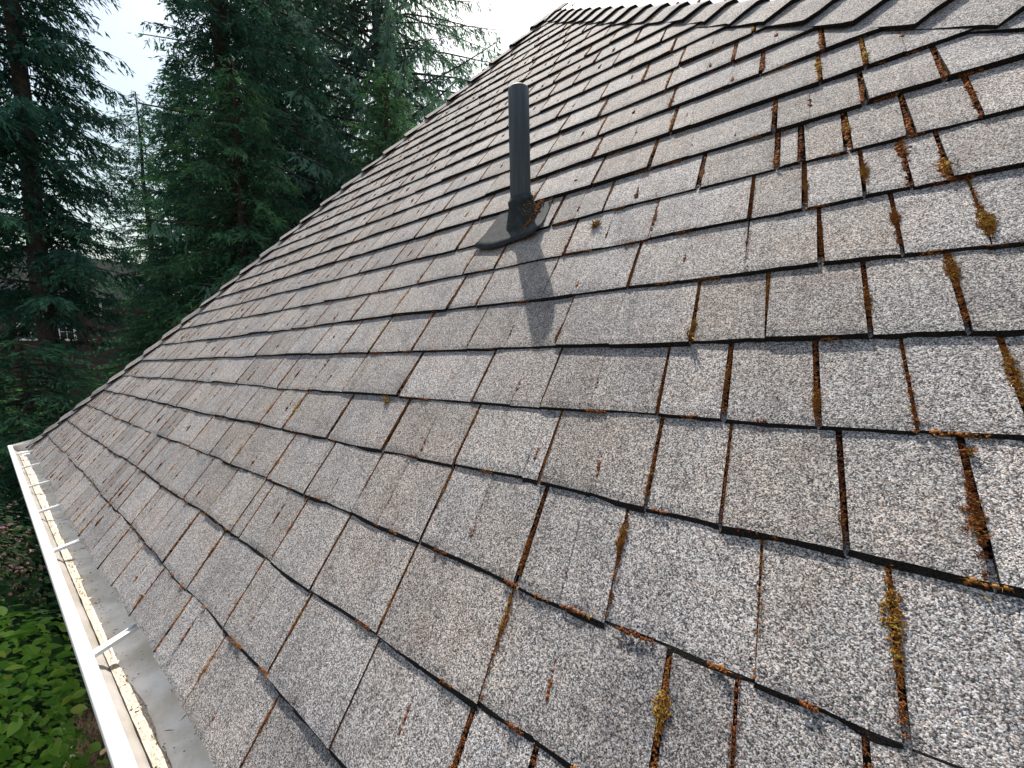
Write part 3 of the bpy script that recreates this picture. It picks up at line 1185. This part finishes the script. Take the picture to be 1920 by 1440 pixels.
gr = np.random.default_rng(21)
ngb = 9000
gx = gr.uniform(-8.5, -3.8, ngb); gyv = gr.uniform(0.07, 0.85, ngb)
ga = gr.uniform(0, 6.28, ngb); gh = gr.uniform(0.02, 0.055, ngb)
b0 = np.stack([gx, gyv, np.zeros(ngb) + 0.003], 1)
wd = np.stack([np.cos(ga), np.sin(ga), np.zeros(ngb)], 1) * 0.0035
tp = b0 + np.stack([gr.normal(0, 0.012, ngb), gr.normal(0, 0.012, ngb), gh], 1)
GV = np.stack([b0 - wd, b0 + wd, tp], 1).reshape(-1, 3)
me = tri_mesh('grass', GV, np.arange(ngb * 3).reshape(-1, 3), M_GRASS, gr.uniform(0, 1, ngb))
obj('grass', me, kind='stuff', label='dark short grass along the gravel strip below the gutter', cat='grass')

# ---------------------------------------------------------------- trees
def tube(path, radii, seg=7):
    V, F = [], []
    n = len(path)
    for i, p in enumerate(path):
        p = np.asarray(p, float)
        d = np.asarray(path[min(n - 1, i + 1)], float) - np.asarray(path[max(0, i - 1)], float)
        d /= np.linalg.norm(d) + 1e-9
        a = np.cross(d, [0.3, 0.2, 0.93] if abs(d[2]) < 0.9 else [1, 0, 0]); a /= np.linalg.norm(a)
        b = np.cross(d, a)
        for s in range(seg):
            t = 2 * math.pi * s / seg
            V.append(p + radii[i] * (math.cos(t) * a + math.sin(t) * b))
    for i in range(n - 1):
        for s in range(seg):
            F.append((i * seg + s, i * seg + (s + 1) % seg, (i + 1) * seg + (s + 1) % seg, (i + 1) * seg + s))
    return V, F


def conifer_data(seed, H, Rr, clear, nbr, droop=0.35, hang=0.35, rise=0.12, trunk_r=0.2, sprig=0.10, tw=0.115, zmax=99.0, dens=1.0, shape=0.85, lean=(0, 0), gap=0.0, dead=0, asym=(0.0, 0.0)):
    r = np.random.default_rng(seed)
    tv, tf = [], []
    npt = 9
    zz = np.linspace(0, H, npt)
    path = [(lean[0] * z / H + 0.04 * math.sin(z * 0.9 + seed), lean[1] * z / H + 0.04 * math.cos(z * 0.7 + seed), z) for z in zz]
    rad = [trunk_r * (1.15 if z == 0 else 1) * (1 - 0.93 * z / H) + 0.008 for z in zz]
    V, F = tube(path, rad, 10)
    tv += V; tf += F
    Pv, Tn = [], []
    for i in range(nbr):
        q = (i + r.uniform(0, 1)) / nbr
        t = q ** 0.9
        z = clear + (H - clear) * t
        L = Rr * (1 - t) ** shape * r.uniform(0.6, 1.15) + 0.18
        if t < 0.12:
            L *= 0.75 + 2 * t
        if z > zmax and i % 2:
            continue
        az = i * 2.399963 + r.normal(0, 0.35)
        if gap and r.random() < gap:
            continue
        dr = droop * r.uniform(0.6, 1.4)
        ri = rise * r.uniform(0.3, 1.5)
        ca, sa = math.cos(az), math.sin(az)
        L *= max(0.35, 1 + asym[0] * ca + asym[1] * sa)
        x0 = lean[0] * z / H
        y0 = lean[1] * z / H

        def bp(s, L=L, dr=dr, ri=ri):
            e = s / L
            return ri * s - dr * L * e ** 1.6 + 0.22 * dr * L * e ** 5
        ss = np.linspace(0, L, 5)
        bpth = [(x0 + ca * s, y0 + sa * s, z + bp(s)) for s in ss]
        br = max(0.005, 0.007 + 0.008 * L)
        V, F = tube(bpth, [br * (1 - 0.8 * e) for e in np.linspace(0, 1, 5)], 4)
        o = len(tv)
        tv += V
        tf += [tuple(x + o for x in f) for f in F]
        # twigs
        nt_ = max(4, int(L / tw * 2 * dens))
        s = L * (0.06 + 0.94 * r.uniform(0, 1, nt_) ** 0.85)
        e = s / L
        side = r.choice([-1.0, 1.0], nt_)
        tl = (0.16 + 0.42 * min(1, L / 1.8)) * (1.05 - 0.75 * e) * r.uniform(0.5, 1.25, nt_) + 0.06
        fw = r.uniform(0.35, 1.0, nt_)
        sd = side * r.uniform(0.5, 1.0, nt_)
        hg = -hang * r.uniform(0.2, 1.6, nt_)
        D = np.stack([ca * fw - sa * sd, sa * fw + ca * sd, hg], 1)
        D /= np.linalg.norm(D, axis=1)[:, None]
        B = np.stack([x0 + ca * s, y0 + sa * s, z + ri * s - dr * L * e ** 1.6 + 0.22 * dr * L * e ** 5], 1)
        nsp = np.maximum(4, (tl / (0.22 * sprig) * dens).astype(int))
        idx = np.repeat(np.arange(nt_), nsp)
        f = r.uniform(0.0, 1.0, len(idx))
        P = B[idx] + D[idx] * (tl[idx] * f)[:, None]
        P[:, 2] -= hang * 0.35 * tl[idx] * f ** 2
        rnd = r.normal(size=(len(idx), 3))
        rnd[:, 2] *= 0.55
        d2 = D[idx] * 1.15 + rnd * 0.55
        d2[:, 2] -= 0.15 + hang * 0.3
        d2 /= np.linalg.norm(d2, axis=1)[:, None]
        sl = sprig * r.uniform(0.6, 1.35, len(idx)) * (1.0 - 0.25 * f)
        wv = np.cross(d2, r.normal(size=(len(idx), 3)))
        wv /= np.linalg.norm(wv, axis=1)[:, None] + 1e-9
        ww = sl * r.uniform(0.08, 0.14, len(idx))
        mid = P + d2 * (sl * 0.45)[:, None]
        Pv.append(np.stack([P, mid - wv * ww[:, None], P + d2 * sl[:, None], mid + wv * ww[:, None]], 1))
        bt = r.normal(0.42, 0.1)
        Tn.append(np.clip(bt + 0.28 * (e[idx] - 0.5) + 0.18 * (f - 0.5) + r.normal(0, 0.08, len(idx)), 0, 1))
    for _ in range(dead):
        z = r.uniform(0.1, 0.9) * H
        az = r.uniform(0, 6.28)
        L = r.uniform(0.5, 1.6)
        pth = [(math.cos(az) * L * q, math.sin(az) * L * q, z - 0.5 * L * q * q) for q in (0, 0.4, 0.75, 1.0)]
        V, F = tube(pth, [0.016, 0.012, 0.008, 0.004], 4)
        o = len(tv)
        tv += V
        tf += [tuple(x + o for x in f) for f in F]
    Q = np.concatenate(Pv).reshape(-1, 3)
    return (np.array(tv), np.array(tf)), Q, np.concatenate(Tn)


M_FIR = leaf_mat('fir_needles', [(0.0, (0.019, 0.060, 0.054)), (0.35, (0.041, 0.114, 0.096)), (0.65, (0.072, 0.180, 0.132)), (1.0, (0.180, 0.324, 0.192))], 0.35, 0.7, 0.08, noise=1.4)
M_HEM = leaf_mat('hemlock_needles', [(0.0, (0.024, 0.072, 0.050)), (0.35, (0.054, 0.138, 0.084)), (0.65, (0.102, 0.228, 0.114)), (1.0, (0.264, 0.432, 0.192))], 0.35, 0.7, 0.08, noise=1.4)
M_BLUE = leaf_mat('spruce_needles_with_haze', [(0.0, (0.048, 0.108, 0.102)), (0.35, (0.102, 0.198, 0.180)), (0.65, (0.156, 0.288, 0.240)), (1.0, (0.312, 0.456, 0.324))], 0.35, 0.7, 0.08, noise=1.4)  # needle colour lightened to carry the lens-flare haze over this crown
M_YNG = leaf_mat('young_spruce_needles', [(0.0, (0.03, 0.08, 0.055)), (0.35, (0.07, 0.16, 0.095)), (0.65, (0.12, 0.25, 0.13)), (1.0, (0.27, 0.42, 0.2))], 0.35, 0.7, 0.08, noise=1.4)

tree_cache = {}


def conifer(name, label, loc, mat, key, bark=None, rot=0.0, sc=1.0, group=None, **kw):
    if key not in tree_cache:
        (TV, TF), Q, T = conifer_data(**kw)
        tm = tri_mesh('trunk', TV, TF, bark or M_BARK, smooth=True)
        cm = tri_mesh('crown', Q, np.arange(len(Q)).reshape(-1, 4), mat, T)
        tree_cache[key] = (tm, cm)
    tm, cm = tree_cache[key]
    root = empty(name, loc, label=label, cat='tree', group=group)
    root.rotation_euler = (0, 0, rot)
    root.scale = (sc, sc, sc)
    obj('trunk', tm, root)
    obj('crown', cm, root)
    return root


GRP = 'conifers standing behind the house'
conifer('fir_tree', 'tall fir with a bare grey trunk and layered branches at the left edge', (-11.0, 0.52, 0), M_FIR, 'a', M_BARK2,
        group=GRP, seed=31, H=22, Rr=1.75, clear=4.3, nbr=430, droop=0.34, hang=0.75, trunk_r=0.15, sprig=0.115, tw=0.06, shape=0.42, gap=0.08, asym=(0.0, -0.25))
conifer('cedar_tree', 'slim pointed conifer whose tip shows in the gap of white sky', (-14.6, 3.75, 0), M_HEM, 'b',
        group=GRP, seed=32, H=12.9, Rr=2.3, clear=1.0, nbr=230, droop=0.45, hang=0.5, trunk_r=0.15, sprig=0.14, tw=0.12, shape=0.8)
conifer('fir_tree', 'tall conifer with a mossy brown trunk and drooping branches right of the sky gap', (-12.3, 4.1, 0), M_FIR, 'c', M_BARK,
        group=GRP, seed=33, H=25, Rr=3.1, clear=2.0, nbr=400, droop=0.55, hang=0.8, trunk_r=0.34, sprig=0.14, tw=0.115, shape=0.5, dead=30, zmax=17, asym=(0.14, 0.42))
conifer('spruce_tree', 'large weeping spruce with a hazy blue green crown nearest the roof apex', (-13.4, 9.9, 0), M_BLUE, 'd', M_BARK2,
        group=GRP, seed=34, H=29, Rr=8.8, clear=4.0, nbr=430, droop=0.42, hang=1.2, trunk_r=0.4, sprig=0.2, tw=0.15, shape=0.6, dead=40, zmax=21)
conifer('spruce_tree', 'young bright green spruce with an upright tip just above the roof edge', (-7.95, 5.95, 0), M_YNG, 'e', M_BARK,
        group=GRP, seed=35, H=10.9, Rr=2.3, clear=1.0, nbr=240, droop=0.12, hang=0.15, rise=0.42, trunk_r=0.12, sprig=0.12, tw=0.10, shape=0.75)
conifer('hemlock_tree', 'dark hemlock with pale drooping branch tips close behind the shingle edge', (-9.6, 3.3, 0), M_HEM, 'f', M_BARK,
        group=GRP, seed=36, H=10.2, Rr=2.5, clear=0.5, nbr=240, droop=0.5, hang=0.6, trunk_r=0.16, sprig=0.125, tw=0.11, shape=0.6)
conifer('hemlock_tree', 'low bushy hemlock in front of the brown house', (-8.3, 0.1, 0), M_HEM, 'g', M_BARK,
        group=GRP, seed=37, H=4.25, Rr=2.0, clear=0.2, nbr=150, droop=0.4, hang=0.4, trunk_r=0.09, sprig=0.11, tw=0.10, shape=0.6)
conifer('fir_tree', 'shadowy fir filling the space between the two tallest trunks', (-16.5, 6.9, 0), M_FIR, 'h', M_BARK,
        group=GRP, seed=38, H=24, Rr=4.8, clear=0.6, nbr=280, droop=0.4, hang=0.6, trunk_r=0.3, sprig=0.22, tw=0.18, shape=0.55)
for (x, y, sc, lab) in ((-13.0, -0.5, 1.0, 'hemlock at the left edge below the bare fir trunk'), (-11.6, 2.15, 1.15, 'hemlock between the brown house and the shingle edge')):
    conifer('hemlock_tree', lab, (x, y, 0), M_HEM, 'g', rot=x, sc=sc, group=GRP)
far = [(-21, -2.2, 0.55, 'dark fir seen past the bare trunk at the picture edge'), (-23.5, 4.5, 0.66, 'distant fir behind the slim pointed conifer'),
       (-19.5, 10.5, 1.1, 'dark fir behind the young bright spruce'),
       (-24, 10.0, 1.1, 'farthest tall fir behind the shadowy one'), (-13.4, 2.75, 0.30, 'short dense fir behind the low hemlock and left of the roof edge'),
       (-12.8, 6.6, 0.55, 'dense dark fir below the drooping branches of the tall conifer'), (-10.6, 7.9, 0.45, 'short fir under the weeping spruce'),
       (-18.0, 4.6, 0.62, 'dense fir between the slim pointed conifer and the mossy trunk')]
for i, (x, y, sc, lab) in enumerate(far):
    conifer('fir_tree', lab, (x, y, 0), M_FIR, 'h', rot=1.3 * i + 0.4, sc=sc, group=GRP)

# ---------------------------------------------------------------- broadleaf shrubs
M_LEAF = leaf_mat('shrub_leaf', [(0.0, (0.13, 0.28, 0.04)), (0.5, (0.25, 0.45, 0.075)), (0.93, (0.42, 0.6, 0.15)), (1.0, (0.6, 0.55, 0.12))], 0.5, 0.4, 0.45, use_obj=True)
M_LEAF2 = leaf_mat('shrub_leaf_mass', [(0.0, (0.08, 0.2, 0.03)), (0.5, (0.19, 0.37, 0.06)), (1.0, (0.38, 0.55, 0.13))], 0.5, 0.42, 0.4)
M_DKLEAF = leaf_mat('dark_broad_leaf', [(0.0, (0.022, 0.061, 0.025)), (0.5, (0.054, 0.135, 0.047)), (1.0, (0.135, 0.270, 0.081))], 0.4, 0.5, 0.3, noise=2.0)
M_PINK = leaf_mat('pink_blossom', [(0.0, (0.032, 0.056, 0.029)), (0.55, (0.080, 0.096, 0.056)), (0.7, (0.320, 0.160, 0.192)), (1.0, (0.672, 0.384, 0.448))], 0.35, 0.6, 0.2)

LEAF_PTS = np.array([(0, 0, 0), (0.16, 0.13, 0.02), (0.26, 0.34, 0.05), (0.24, 0.58, 0.045), (0.13, 0.80, 0.02), (0, 1.0, -0.05),
                     (-0.13, 0.80, 0.02), (-0.24, 0.58, 0.045), (-0.26, 0.34, 0.05), (-0.16, 0.13, 0.02), (0, 0.35, -0.01), (0, 0.68, -0.015)])
LEAF_F = [(0, 1, 10), (1, 2, 10), (2, 3, 11, 10), (3, 4, 11), (4, 5, 11), (0, 10, 9), (9, 10, 8), (8, 10, 11, 7), (7, 11, 6), (6, 11, 5)]
LEAF_T = np.array([t for f in LEAF_F for t in ([f] if len(f) == 3 else [(f[0], f[1], f[2]), (f[0], f[2], f[3])])])


def leaf_frames(r, n, centre, rad, size, up=0.55, shell=0.62, zmin=None):
    """positions on the outside of a lumpy ellipsoid, with axes for each leaf"""
    d = r.normal(size=(n, 3)); d /= np.linalg.norm(d, axis=1)[:, None]
    lump = 1 + 0.10 * np.sin(5 * d[:, 0] + 3) * np.sin(6 * d[:, 1] + 1) + 0.08 * np.sin(11 * d[:, 2] + 4 * d[:, 0])
    q = r.uniform(shell, 1.0, n) ** 0.6 * lump
    P = np.asarray(centre) + d * q[:, None] * np.asarray(rad)
    nrm = d + np.array([0, 0, up]) + r.normal(0, 0.35, (n, 3)); nrm /= np.linalg.norm(nrm, axis=1)[:, None]
    t = r.normal(size=(n, 3)) + d * 0.7 - np.array([0, 0, 0.4])
    t -= nrm * (t * nrm).sum(1)[:, None]; t /= np.linalg.norm(t, axis=1)[:, None]
    b = np.cross(t, nrm)
    sz = size * r.uniform(0.6, 1.25, n)
    return P, t, b, nrm, sz, q


def leaf_mass(name, r, n, centre, rad, size, mat, parent, aspect=1.0, **kw):
    P, t, b, nn, sz, q = leaf_frames(r, n, centre, rad, size, **kw)
    L = LEAF_PTS
    V = P[:, None, :] + sz[:, None, None] * (L[None, :, 0:1] * b[:, None, :] * aspect + L[None, :, 1:2] * t[:, None, :] + L[None, :, 2:3] * nn[:, None, :])
    F = (LEAF_T[None] + (np.arange(n) * len(L))[:, None, None]).reshape(-1, 3)
    T = np.repeat(np.clip(r.normal(0.45, 0.22, n) + 0.25 * (q - 0.9), 0, 1), len(LEAF_T))
    me = tri_mesh(name, V.reshape(-1, 3), F, mat, T)
    return obj(name, me, parent, kind='stuff')


def stems(parent, r, n, spread, height, mat, rad=0.012):
    V, F = [], []
    for i in range(n):
        a = r.uniform(0, 6.28); l = r.uniform(0.3, 1.0) * spread
        pth = [(0.06 * math.cos(a), 0.06 * math.sin(a), 0), (l * 0.35 * math.cos(a), l * 0.35 * math.sin(a), height * 0.45), (l * math.cos(a), l * math.sin(a), height * r.uniform(0.75, 0.95))]
        v, f = tube(pth, [rad, rad * 0.7, rad * 0.3], 5)
        o = len(V); V += v; F += [tuple(x + o for x in g) for g in f]
    obj('stem', tri_mesh('stem', V, F, mat, smooth=True), parent)


BUSH = (-2.9, -0.69, 0.16)
bush = empty('leafy_shrub', BUSH, label='bright green broadleaf shrub below the gutter at bottom left', cat='shrub')
rb = np.random.default_rng(55)
BC, BR = (0.0, 0.0, 1.62), (0.75, 0.74, 1.12)
stems(bush, rb, 14, 0.6, 2.5, M_TWIG)
leaf_mass('foliage', rb, 6500, BC, BR, 0.046, M_LEAF2, bush, shell=0.35)
P, t, b, nn, sz, q = leaf_frames(rb, 9000, BC, (BR[0] * 1.02, BR[1] * 1.02, BR[2] * 1.02), 0.052, shell=0.85)
Wp = P + np.array(BUSH)
rel = Wp - np.array(CAM)
zc = rel @ np.array(c_f); px = rel @ np.array(c_r) / zc * 692.2; py = rel @ np.array(c_d) / zc * 692.2
facing = -(rel * (P - np.array(BC))).sum(1)
ok = np.where((zc > 0.3) & (px > -985) & (px < -770) & (py > 390) & (py < 740) & (facing > 0))[0]
ok = ok[np.argsort(zc[ok])][:300]
leaf_variants = []
for vi in range(5):
    L = LEAF_PTS.copy()
    L[:, 0] *= (0.85, 1.0, 1.15, 1.0, 0.92)[vi]
    L[:, 2] += (0.10, -0.12, 0.05, -0.2, 0.0)[vi] * L[:, 1] ** 2 + (0.25, 0.5, 0.1, 0.35, 0.6)[vi] * np.abs(L[:, 0])
    leaf_variants.append(mesh_from('leaf', L, LEAF_F, [M_LEAF], None, True))
for i in ok:
    o = bpy.data.objects.new('leaf', leaf_variants[int(rb.integers(5))])
    COL.objects.link(o)
    o.parent = bush
    m3 = Matrix((b[i], t[i], nn[i])).transposed().to_4x4()
    o.matrix_local = Matrix.Translation(Vector(P[i])) @ m3 @ Matrix.Scale(float(sz[i]), 4)

rc = np.random.default_rng(56)
sh = empty('broadleaf_shrub', (-4.6, -0.75, 0), label='dark broadleaf shrub behind the bright green shrub', cat='shrub')
stems(sh, rc, 10, 0.6, 2.2, M_TWIG)
leaf_mass('foliage', rc, 4200, (0, 0, 1.35), (0.85, 0.85, 1.15), 0.095, M_DKLEAF, sh, aspect=1.25, shell=0.35)
ps = empty('flowering_shrub', (-5.6, -0.55, 0), label='dusky shrub with faded pink blossoms beside the far gutter', cat='shrub')
stems(ps, rc, 10, 0.55, 2.6, M_TWIG)
leaf_mass('foliage', rc, 4200, (0, 0, 1.95), (0.6, 0.55, 0.9), 0.045, M_PINK, ps, shell=0.35)
hs = empty('broadleaf_shrub', (-7.2, -0.9, 0), label='shaded broadleaf shrub below the low hemlock', cat='shrub')
stems(hs, rc, 10, 0.7, 2.2, M_TWIG)
leaf_mass('foliage', rc, 4000, (0, 0, 1.3), (1.1, 1.0, 1.2), 0.10, M_DKLEAF, hs, aspect=1.1, shell=0.35)

# undergrowth below the trees
ru = np.random.default_rng(57)
nu = 26000
ux = ru.uniform(-34, -6.5, nu); uy = ru.uniform(-6, 16, nu)
keep = ~((uy > 0.2) & (ux > -5.5))
ux, uy = ux[keep], uy[keep]
nu = len(ux)
uz = ru.uniform(0.02, 1.0, nu) ** 1.2 * (0.5 + 0.5 * np.sin(ux * 1.1) * np.cos(uy * 0.9) + 0.5)
P = np.stack([ux, uy, uz], 1)
d = ru.normal(size=(nu, 3)); d[:, 2] = np.abs(d[:, 2]) * 0.4 - 0.1; d /= np.linalg.norm(d, axis=1)[:, None]
w = np.cross(d, ru.normal(size=(nu, 3))); w /= np.linalg.norm(w, axis=1)[:, None]
l = ru.uniform(0.14, 0.34, nu)
mid = P + d * (l * 0.45)[:, None]
Q = np.stack([P, mid - w * (l * 0.26)[:, None], P + d * l[:, None], mid + w * (l * 0.26)[:, None]], 1).reshape(-1, 3)
me = tri_mesh('undergrowth', Q, np.arange(len(Q)).reshape(-1, 4), M_DKLEAF, ru.uniform(0, 0.8, nu))
obj('undergrowth', me, kind='stuff', label='dark leafy undergrowth on the ground below the trees', cat='undergrowth')

# fallen leaf on the grass
M_DRY = simple_mat('dry_leaf', (0.5, 0.38, 0.24), 0.8, 0.2, 60.0)
fl = mesh_from('fallen_leaf', LEAF_PTS * np.array([1.3, 1.0, 1.0]) * 0.075 + np.array([0, 0, 0.006]), LEAF_F, [M_DRY])
o = obj('fallen_leaf', fl, None, (-5.25, 0.16, 0.05), label='dry tan leaf lying on the dark grass below the gutter', cat='leaf')
o.rotation_euler = (0.15, 0.1, 0.9)

# ---------------------------------------------------------------- neighbouring house among the trees
NH = empty('neighbour_house', (-40, 3.0, 0), label='brown house with white window trim glimpsed through the trees', cat='house')
M_BRICK = simple_mat('brown_siding', (0.055, 0.034, 0.031), 0.85, 0.3, 3.0)
M_NROOF = simple_mat('dark_roof', (0.03, 0.03, 0.032), 0.95, 0.3, 6.0, 0, 0, 0.0)
M_PANE = simple_mat('window_pane', (0.03, 0.035, 0.04), 0.1, 0.2, 2.0, 0, 0, 0.6)
nm = MB()
nm.box((-9, -6.0, 0), (0, 4.5, 8.6))
nm.build('wall', M_BRICK, NH)
nr_ = MB()
nr_.add([(-9.6, -6.6, 8.5), (0.6, -6.6, 8.5), (0.6, 5.1, 8.5), (-9.6, 5.1, 8.5), (-4.5, -6.6, 12.2), (-4.5, 5.1, 12.2)],
        [(0, 1, 4), (1, 2, 5, 4), (2, 3, 5), (3, 0, 4, 5), (3, 2, 1, 0)])
nr_.build('roof', M_NROOF, NH)


def nwindow(y0, y1, z0, z1, muntin=True):
    y0 -= 3.0; y1 -= 3.0
    f = MB()
    t = 0.12
    f.box((0.0, y0, z0), (0.06, y0 + t, z1)); f.box((0.0, y1 - t, z0), (0.06, y1, z1))
    f.box((0.0, y0 + t, z0), (0.06, y1 - t, z0 + t)); f.box((0.0, y0 + t, z1 - t), (0.06, y1 - t, z1))
    if muntin:
        f.box((0.005, (y0 + y1) / 2 - 0.02, z0 + t), (0.045, (y0 + y1) / 2 + 0.02, z1 - t))
        f.box((0.008, y0 + t, (z0 + z1) / 2 - 0.02), (0.04, y1 - t, (z0 + z1) / 2 + 0.02))
    fo = f.build('window', M_TRIM, NH)
    p_ = MB()
    p_.box((0.002, y0 + t, z0 + t), (0.02, y1 - t, z1 - t))
    p_.build('pane', M_PANE, fo)


for (y0, y1, z0, z1) in ((1.2, 2.05, 7.75, 8.55), (2.85, 3.5, 7.7, 8.3), (4.1, 4.8, 7.3, 8.6), (0.95, 2.05, 5.45, 6.6), (2.6, 3.45, 5.45, 6.7), (-1.6, -0.6, 7.6, 8.5), (-1.6, -0.6, 5.4, 6.6)):
    nwindow(y0, y1, z0, z1)
